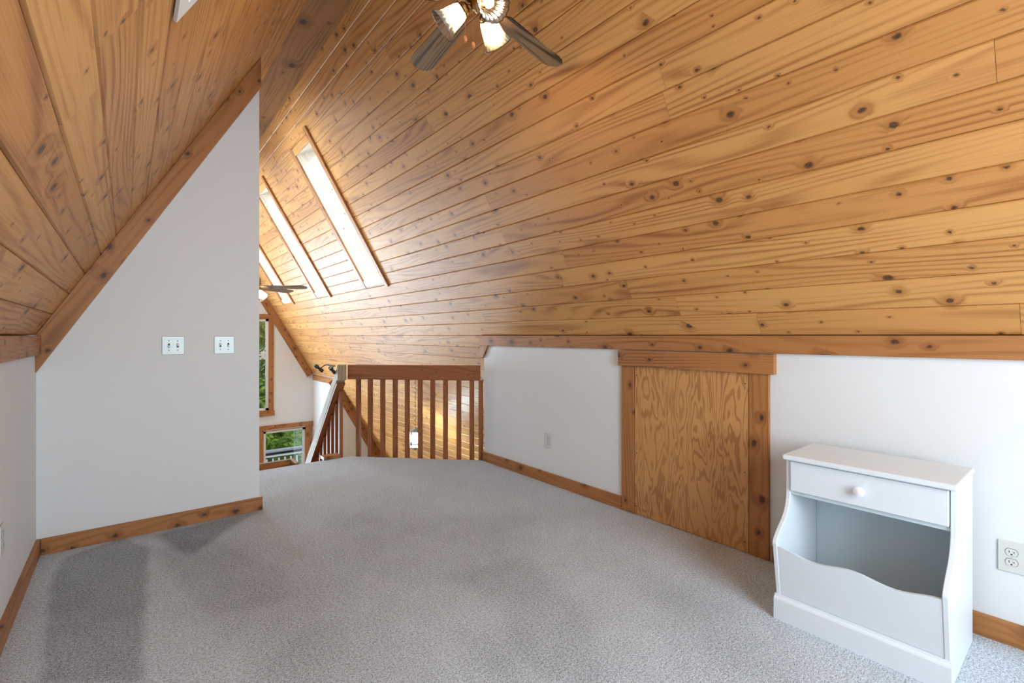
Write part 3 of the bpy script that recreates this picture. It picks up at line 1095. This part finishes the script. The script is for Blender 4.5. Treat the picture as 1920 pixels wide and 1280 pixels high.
def make_fan(x, y, zb, ang0, r1, az0, txt, chains=True, bulbmat=None, pitch=12):
    fan = thing('ceiling_fan', (x, y, 3.68), txt, 'ceiling fan', 'brass ceiling fans')
    C = (x, y, 0)
    MB().lathe([(0.0001, 3.679), (0.065, 3.679), (0.06, 3.63), (0.03, 3.60), (0.0001, 3.60)], 28, C).make('canopy', BRASS, fan, smooth=True)
    MB().tube([(x, y, 3.61), (x, y, zb + 0.14)], 0.012, 12).make('downrod', BRASS, fan, smooth=True)
    MB().lathe([(0.0001, 0.15), (0.03, 0.15), (0.045, 0.135), (0.095, 0.12), (0.108, 0.10), (0.110, 0.05), (0.10, 0.025), (0.085, 0.012), (0.0001, 0.012)], 36, (x, y, zb)).make(
        'motor_housing', BRASS, fan, smooth=True)
    MB().lathe([(0.0001, 0.010), (0.05, 0.010), (0.052, -0.008), (0.046, -0.018), (0.030, -0.024), (0.032, -0.034), (0.026, -0.044), (0.012, -0.052), (0.008, -0.060), (0.0001, -0.063)], 28, (x, y, zb)).make(
        'light_fitter', BRASS, fan, smooth=True)
    for k in range(5):
        a = math.radians(ang0 + 72 * k)
        rad = Vector((math.cos(a), math.sin(a), 0))
        tan = Vector((-math.sin(a), math.cos(a), 0))
        p = math.radians(pitch)
        ac = tan * math.cos(p) + Vector((0, 0, 1)) * math.sin(p)
        m = M4((x, y, zb), rad, ac)
        o = MB().prism(blade_outline(0.17, r1, 0.10, 0.124), lambda u, v, w_: (u, v, w_), -0.003, 0.003).make('blade', FANWOOD, fan, m)
        o['seed'] = 0.31 * k
        o['tint'] = 0.0
        mb = MB().prism([(0.07, -0.012), (0.15, -0.016), (0.20, -0.045), (0.235, -0.03), (0.245, 0.0), (0.235, 0.03), (0.20, 0.045), (0.15, 0.016), (0.07, 0.012)],
                        lambda u, v, w_: (u, v, w_), 0.0032, 0.008)
        mb.make('blade_iron', BRASS, o, m)
    for k in range(3):
        a = math.radians(az0 + 120 * k)
        rad = Vector((math.cos(a), math.sin(a), 0))
        tilt = math.radians(52)
        ax = rad * math.sin(tilt) + Vector((0, 0, -1)) * math.cos(tilt)
        neck = Vector((x, y, zb - 0.044)) + rad * 0.062
        MB().tube([Vector((x, y, zb - 0.035)) + rad * 0.02, Vector((x, y, zb - 0.03)) + rad * 0.042, neck - ax * 0.012], 0.009, 10).make('lamp_arm', BRASS, fan, smooth=True)
        m = M4(neck, ax.orthogonal().normalized(), ax.cross(ax.orthogonal().normalized()))
        m = Matrix.Translation(neck) @ ax.to_track_quat('Z', 'Y').to_matrix().to_4x4()
        MB().lathe([(0.0001, -0.02), (0.02, -0.02), (0.030, -0.008), (0.031, 0.012), (0.026, 0.013)], 24).make('lamp_holder', BRASS, fan, m, smooth=True)
        inner = [(r - 0.0025, z) for r, z in reversed(SHP)]
        s = MB().lathe(SHP + inner, 72, ribs=18, amp=0.035).make('glass_shade', SHADE, fan, m, smooth=True)
        MB().lathe([(0.0001, 0.018), (0.010, 0.02), (0.012, 0.03), (0.019, 0.048), (0.021, 0.060), (0.017, 0.074), (0.008, 0.081), (0.0001, 0.083)], 20).make('bulb', bulbmat or BULB, s, m, smooth=True)
    if chains:
        for (dx, dy, zl, kl) in ((-0.040, 0.036, zb - 0.02, 0.135), (-0.004, 0.028, zb - 0.045, 0.125)):
            px_, py_ = x + dx, y + dy
            ch = MB()
            nb = int(kl / 0.006)
            for i in range(nb):
                ch.lathe([(0.0001, -0.0022), (0.0018, 0), (0.0001, 0.0022)], 6, (px_, py_, zl - i * 0.006))
            c = ch.make('pull_chain', BRASS, fan)
            MB().lathe([(0.0001, 0.0), (0.004, -0.003), (0.008, -0.014), (0.0085, -0.020), (0.006, -0.028), (0.0001, -0.031)], 14, (px_, py_, zl - kl)).make('pull_knob', TRIM, c, smooth=True)
    return fan


make_fan(XC, 1.675, 2.655, 13.5, 0.638, 20.0, 'brass ceiling fan with lit ribbed glass shades close above the viewer')
make_fan(XC, 6.40, 1.80, -38.0, 0.66, 10.0, 'distant ceiling fan half hidden behind the partition end', chains=False, pitch=-14)

# ------------------------------------------------------------------ railing on the diagonal floor edge
rail = thing('railing', Vector((DX, DY, 0)) + diag / 2, 'brown wooden railing with square balusters on the diagonal floor edge', 'railing')
OFF = dn * 0.045
r0 = Vector((DX, DY, 0)) + OFF - dd * 0.03
r1 = Vector((XR, DS, 0)) + OFF - dd * 0.05
plank('top_rail', (r0 + r1) / 2 + Vector((0, 0, 0.85)) - dn * 0.0225, dd, -dn.cross(dd), (r1 - r0).length, 0.147, 0.045, RAILWOOD, rail, c=0.003, tint=0.0)
for px_ in (669, 692, 716, 740, 763, 787.5, 811, 835, 860, 884, 906):
    s = (px_ - 655) / (908 - 655) * dl
    c = Vector((DX, DY, 0)) + dd * s + OFF
    if px_ == 906:
        c = c - dd * 0.03
    beam('baluster', c + Vector((0, 0, -0.22)), c + Vector((0, 0, 0.776)), dd, 0.040, 0.040, RAILWOOD, rail, c=0.0015, tint=random.random() * 0.4)

# ------------------------------------------------------------------ stair going down from the loft
SL = 1.08
st_rail = thing('stair_railing', (1.675, 4.80, 0), 'pale, brightly lit sloping stair handrail with balusters below at the floor opening', 'stair railing')
ye = 7.0
yt = 4.782
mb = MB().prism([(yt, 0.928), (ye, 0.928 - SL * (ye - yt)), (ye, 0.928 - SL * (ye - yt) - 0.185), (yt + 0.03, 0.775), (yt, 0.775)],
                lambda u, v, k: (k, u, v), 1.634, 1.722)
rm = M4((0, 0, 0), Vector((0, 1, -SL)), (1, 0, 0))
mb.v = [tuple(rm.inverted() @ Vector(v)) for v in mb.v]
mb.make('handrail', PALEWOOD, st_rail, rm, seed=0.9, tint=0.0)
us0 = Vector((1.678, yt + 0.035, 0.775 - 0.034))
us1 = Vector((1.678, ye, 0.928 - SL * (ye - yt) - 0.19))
beam('underside_shade_strip', us0, us1, (1, 0, 0), 0.086, 0.022, RAILWOOD, st_rail)  # added strip; its dark wood paints the shade under the handrail
y = 4.86
while y < 6.9:
    zt = 0.928 - SL * (y - yt) - 0.15
    beam('baluster', (1.690, y, zt - 0.95), (1.690, y, zt - 0.04), (1, 0, 0), 0.036, 0.036, RAILWOOD, st_rail, c=0.0015, tint=0.2)
    y += 0.125
stair = thing('stair', (1.29, 5.1, ZL), 'wooden stair running down from the loft opening', 'stair')
n = 11
for k in range(n):
    zz = -0.236 * (k + 1)
    yy = 5.10 + 0.2185 * k
    if zz < ZL + 0.05:
        break
    plank('tread', (1.29, yy + 0.12, zz), (1, 0, 0), (0, 1, 0), 0.60, 0.25, 0.035, LOWFLOOR, stair, tint=0.2)
for sx in (0.975, 1.605):
    beam('stringer', (sx, 5.06, -0.2), (sx, 5.06 + 2.2, -0.2 - SL * 2.2), (0, 0, 1), 0.24, 0.03, TRIM, stair)
# low wooden frame beyond the floor edge
tray = thing('stair_curb', (1.0, 5.0, -0.1), 'low wooden curb frame at the left of the stair opening', 'curb')
plank('front_board', (0.905, 5.0, -0.045), (1, 0, 0), (0, 0, 1), 0.69, 0.10, 0.026, TRIM, tray, tint=0.0)
plank('top_strip', (0.905, 5.0125, 0.011), (1, 0, 0), (0, 1, 0), 0.69, 0.03, 0.006, PALEWOOD, tray, tint=0.0)
plank('side_board', (1.25, 4.905, -0.045), (0, -1, 0), (0, 0, 1), 0.19, 0.10, 0.026, TRIM, tray, tint=0.0)
plank('top_strip', (1.264, 4.92, 0.011), (0, 1, 0), (-1, 0, 0), 0.21, 0.03, 0.006, PALEWOOD, tray, tint=0.0)
blk = thing('wood_block', (1.67, 4.84, 0), 'short wooden cap board lying at the foot of the stair railing', 'wood block')
plank('board', (1.580, 4.838, 0.032), (1, 0, 0), (0, 1, 0), 0.16, 0.11, 0.030, TRIM, blk, tint=0.0)

# ------------------------------------------------------------------ clip spotlight on the handrail
sp = thing('clip_spotlight', (1.63, 4.86, 0.91), 'small black two headed spotlight clipped beside the handrail top', 'spotlight')
MB().tube([(1.634, 4.86, 0.912), (1.59, 4.86, 0.922), (1.548, 4.86, 0.932)], 0.009, 10).make('bar', GREYM, sp, smooth=True)
MB().tube([(1.548, 4.86, 0.932), (1.52, 4.86, 0.918), (1.492, 4.86, 0.897)], 0.005, 8).make('arm', BLACKM, sp, smooth=True)
MB().tube([(1.615, 4.86, 0.915), (1.613, 4.86, 0.89)], 0.005, 8).make('arm', BLACKM, sp, smooth=True)
for (c, ax) in (((1.477, 4.86, 0.897), (0.75, 0.0, -0.62)), ((1.608, 4.86, 0.872), (0.6, 0.5, -0.55))):
    m = Matrix.Translation(Vector(c)) @ Vector(ax).to_track_quat('Z', 'Y').to_matrix().to_4x4()
    MB().lathe([(0.0001, -0.05), (0.018, -0.05), (0.021, -0.02), (0.012, -0.012), (0.012, 0.006), (0.017, 0.012), (0.018, 0.048), (0.013, 0.048), (0.0001, 0.03)], 20).make('lamp_head', BLACKM, sp, m)

# ------------------------------------------------------------------ pendant lantern over the stair side
LX, LY = 3.02, 5.81
lz = zslope(LX) - 0.005
lan = thing('pendant_lantern', (LX, LY, lz), 'lit glass lantern hanging on a chain behind the railing', 'pendant lamp')
MB().lathe([(0.0001, 0.0), (0.05, -0.03), (0.045, -0.05), (0.012, -0.06), (0.0001, -0.06)], 20, (LX, LY, lz)).make('canopy', BLACKM, lan, smooth=True)
ch = MB()
z = lz - 0.055
i = 0
ztop = -0.02
while z > ztop:
    pts = []
    for k in range(11):
        a = 2 * math.pi * k / 10
        u = 0.011 * math.cos(a)
        pts.append((LX + (u if i % 2 else 0), LY + (0 if i % 2 else u), z - 0.016 + 0.02 * math.sin(a)))
    ch.tube(pts, 0.0026, 5)
    z -= 0.031
    i += 1
ch.make('chain', BRASS, lan)
MB().lathe([(0.0001, 0.02), (0.014, 0.012), (0.03, -0.004), (0.082, -0.028), (0.085, -0.036), (0.0001, -0.036)], 8, (LX, LY, -0.03)).make('cap', GREYM, lan)
gl = MB().lathe([(0.076, -0.068), (0.078, -0.27), (0.074, -0.27), (0.072, -0.068)], 8, (LX, LY, 0.0)).make('glass', LANTERN_GLASS, lan)
fm = MB()
for k in range(8):
    a = 2 * math.pi * k / 8
    q = (LX + 0.080 * math.cos(a), LY + 0.080 * math.sin(a))
    fm.tube([(*q, -0.066), (*q, -0.275)], 0.0035, 6)
fm.make('frame', GREYM, lan)
MB().lathe([(0.0001, -0.27), (0.083, -0.27), (0.08, -0.282), (0.03, -0.30), (0.012, -0.31), (0.0001, -0.325)], 8, (LX, LY, 0)).make('base', GREYM, lan)
MB().lathe([(0.0001, -0.085), (0.026, -0.09), (0.042, -0.11), (0.046, -0.15), (0.046, -0.20), (0.04, -0.225), (0.0001, -0.235)], 20, (LX, LY, 0)).make('bulb', BULB_COOL, lan, smooth=True)

# ------------------------------------------------------------------ outside: ground, deck, trees
g = MB().box((-60, YG + 0.3, -4.3), (70, 120, -4.2)).make('ground', GRASS)
label(g, 'green meadow outside beyond the far gable', 'ground', kind='structure')
dk = thing('deck', (3, 12.1, -2.7), 'grey plank deck outside the low window', 'deck')
for k in range(14):
    plank('plank', (3.0, YG + 0.22 + 0.145 * k, -2.66), (1, 0, 0), (0, 1, 0), 8.0, 0.138, 0.03, DECKGREY, dk)
drl = thing('deck_railing', (3, 13.0, -2.66), 'grey topped deck railing with white balusters outside the low window', 'railing')
beam('top_rail', (-1, 13.0, -1.655), (7, 13.0, -1.655), (0, 1, 0), 0.14, 0.05, DECKGREY, drl)
beam('under_rail', (-1, 13.0, -1.715), (7, 13.0, -1.715), (0, 1, 0), 0.05, 0.07, BLACKM, drl)
beam('sub_rail', (-1, 12.985, -1.775), (7, 12.985, -1.775), (0, 1, 0), 0.03, 0.05, DECKWHITE, drl)
beam('bottom_rail', (-1, 13.0, -2.55), (7, 13.0, -2.55), (0, 1, 0), 0.05, 0.06, DECKWHITE, drl)
for k in range(40):
    xx = 0.45 + 0.1405 * k
    o = beam('baluster', (xx, 13.0, -2.52), (xx, 13.0, -1.80), (1, 0, 0), 0.034, 0.034, DECKWHITE, drl)
    if 10 < k < 30:
        MB().box((xx - 0.02, 12.975, -1.83), (xx + 0.02, 13.02, -1.80)).make('connector', BLACKM, o)


def tree(x, y, z0, hgt, rad, nleaf, mat, txt, seed, trunk=0.12, size=0.13):
    rnd = random.Random(seed)
    root = thing('tree', (x, y, z0), txt, 'tree', 'trees beyond the deck')
    tb = MB()
    tb.tube([(x, y, z0), (x + 0.1, y, z0 + hgt * 0.35), (x - 0.05, y + 0.1, z0 + hgt * 0.7), (x, y, z0 + hgt * 0.95)], [trunk, trunk * 0.8, trunk * 0.5, trunk * 0.15], 9)
    for k in range(7):
        a = rnd.uniform(0, 6.28)
        zb_ = z0 + hgt * rnd.uniform(0.3, 0.75)
        l = rad * rnd.uniform(0.6, 0.9)
        tb.tube([(x, y, zb_), (x + l * 0.5 * math.cos(a), y + l * 0.5 * math.sin(a), zb_ + l * 0.35), (x + l * math.cos(a), y + l * math.sin(a), zb_ + l * 0.6)], [trunk * 0.35, trunk * 0.22, trunk * 0.08], 6)
    tb.make('trunk', BARK, root)
    blobs = []
    for k in range(26):
        a = rnd.uniform(0, 6.28)
        r = rad * math.sqrt(rnd.random()) * 0.85
        zc_ = z0 + hgt * rnd.uniform(0.12, 0.95)
        blobs.append((x + r * math.cos(a), y + r * math.sin(a), zc_, rad * rnd.uniform(0.25, 0.45)))
    v, f = [], []
    for k in range(nleaf):
        bx, by, bz, br_ = blobs[k % len(blobs)]
        d = Vector((rnd.gauss(0, 1), rnd.gauss(0, 1), rnd.gauss(0, 1))).normalized() * br_ * rnd.random() ** 0.4
        c = Vector((bx, by, bz)) + d
        u = Vector((rnd.gauss(0, 1), rnd.gauss(0, 1), rnd.gauss(0, 1))).normalized()
        w_ = u.orthogonal().normalized()
        s = size * rnd.uniform(0.6, 1.2)
        i0 = len(v)
        v += [c - u * s, c + w_ * s * 0.45, c + u * s, c - w_ * s * 0.45]
        f.append((i0, i0 + 1, i0 + 2, i0 + 3))
    link('foliage', mesh('foliage', v, f, mat), root, None)
    return root


tree(4.55, 19.0, -4.2, 9.0, 1.9, 9000, LEAF_A, 'yellow green tree in the upper part of the tall window', 11)
tree(0.6, 21.5, -4.2, 9.0, 1.5, 6000, LEAF_A, 'leafy tree beyond the left part of the tall window', 12)
tree(8.0, 20.5, -4.2, 8.0, 1.9, 7000, LEAF_B, 'blue green tree beyond the right part of the low window', 13)
tree(4.6, 26.5, -4.2, 11.0, 3.2, 9000, LEAF_B, 'taller dark green tree standing behind the others', 14, size=0.2)
tree(-2.2, 20.0, -4.2, 8.5, 1.9, 5000, LEAF_B, 'dark green tree far left beyond the gable', 15)
tree(3.6, 15.3, -4.2, 2.7, 0.75, 5000, LEAF_A, 'low bright bush just beyond the deck railing', 16, trunk=0.05, size=0.09)
tree(5.4, 15.6, -4.2, 2.9, 0.85, 5000, LEAF_B, 'low blue green bush right of the bright bush', 18, trunk=0.05, size=0.09)
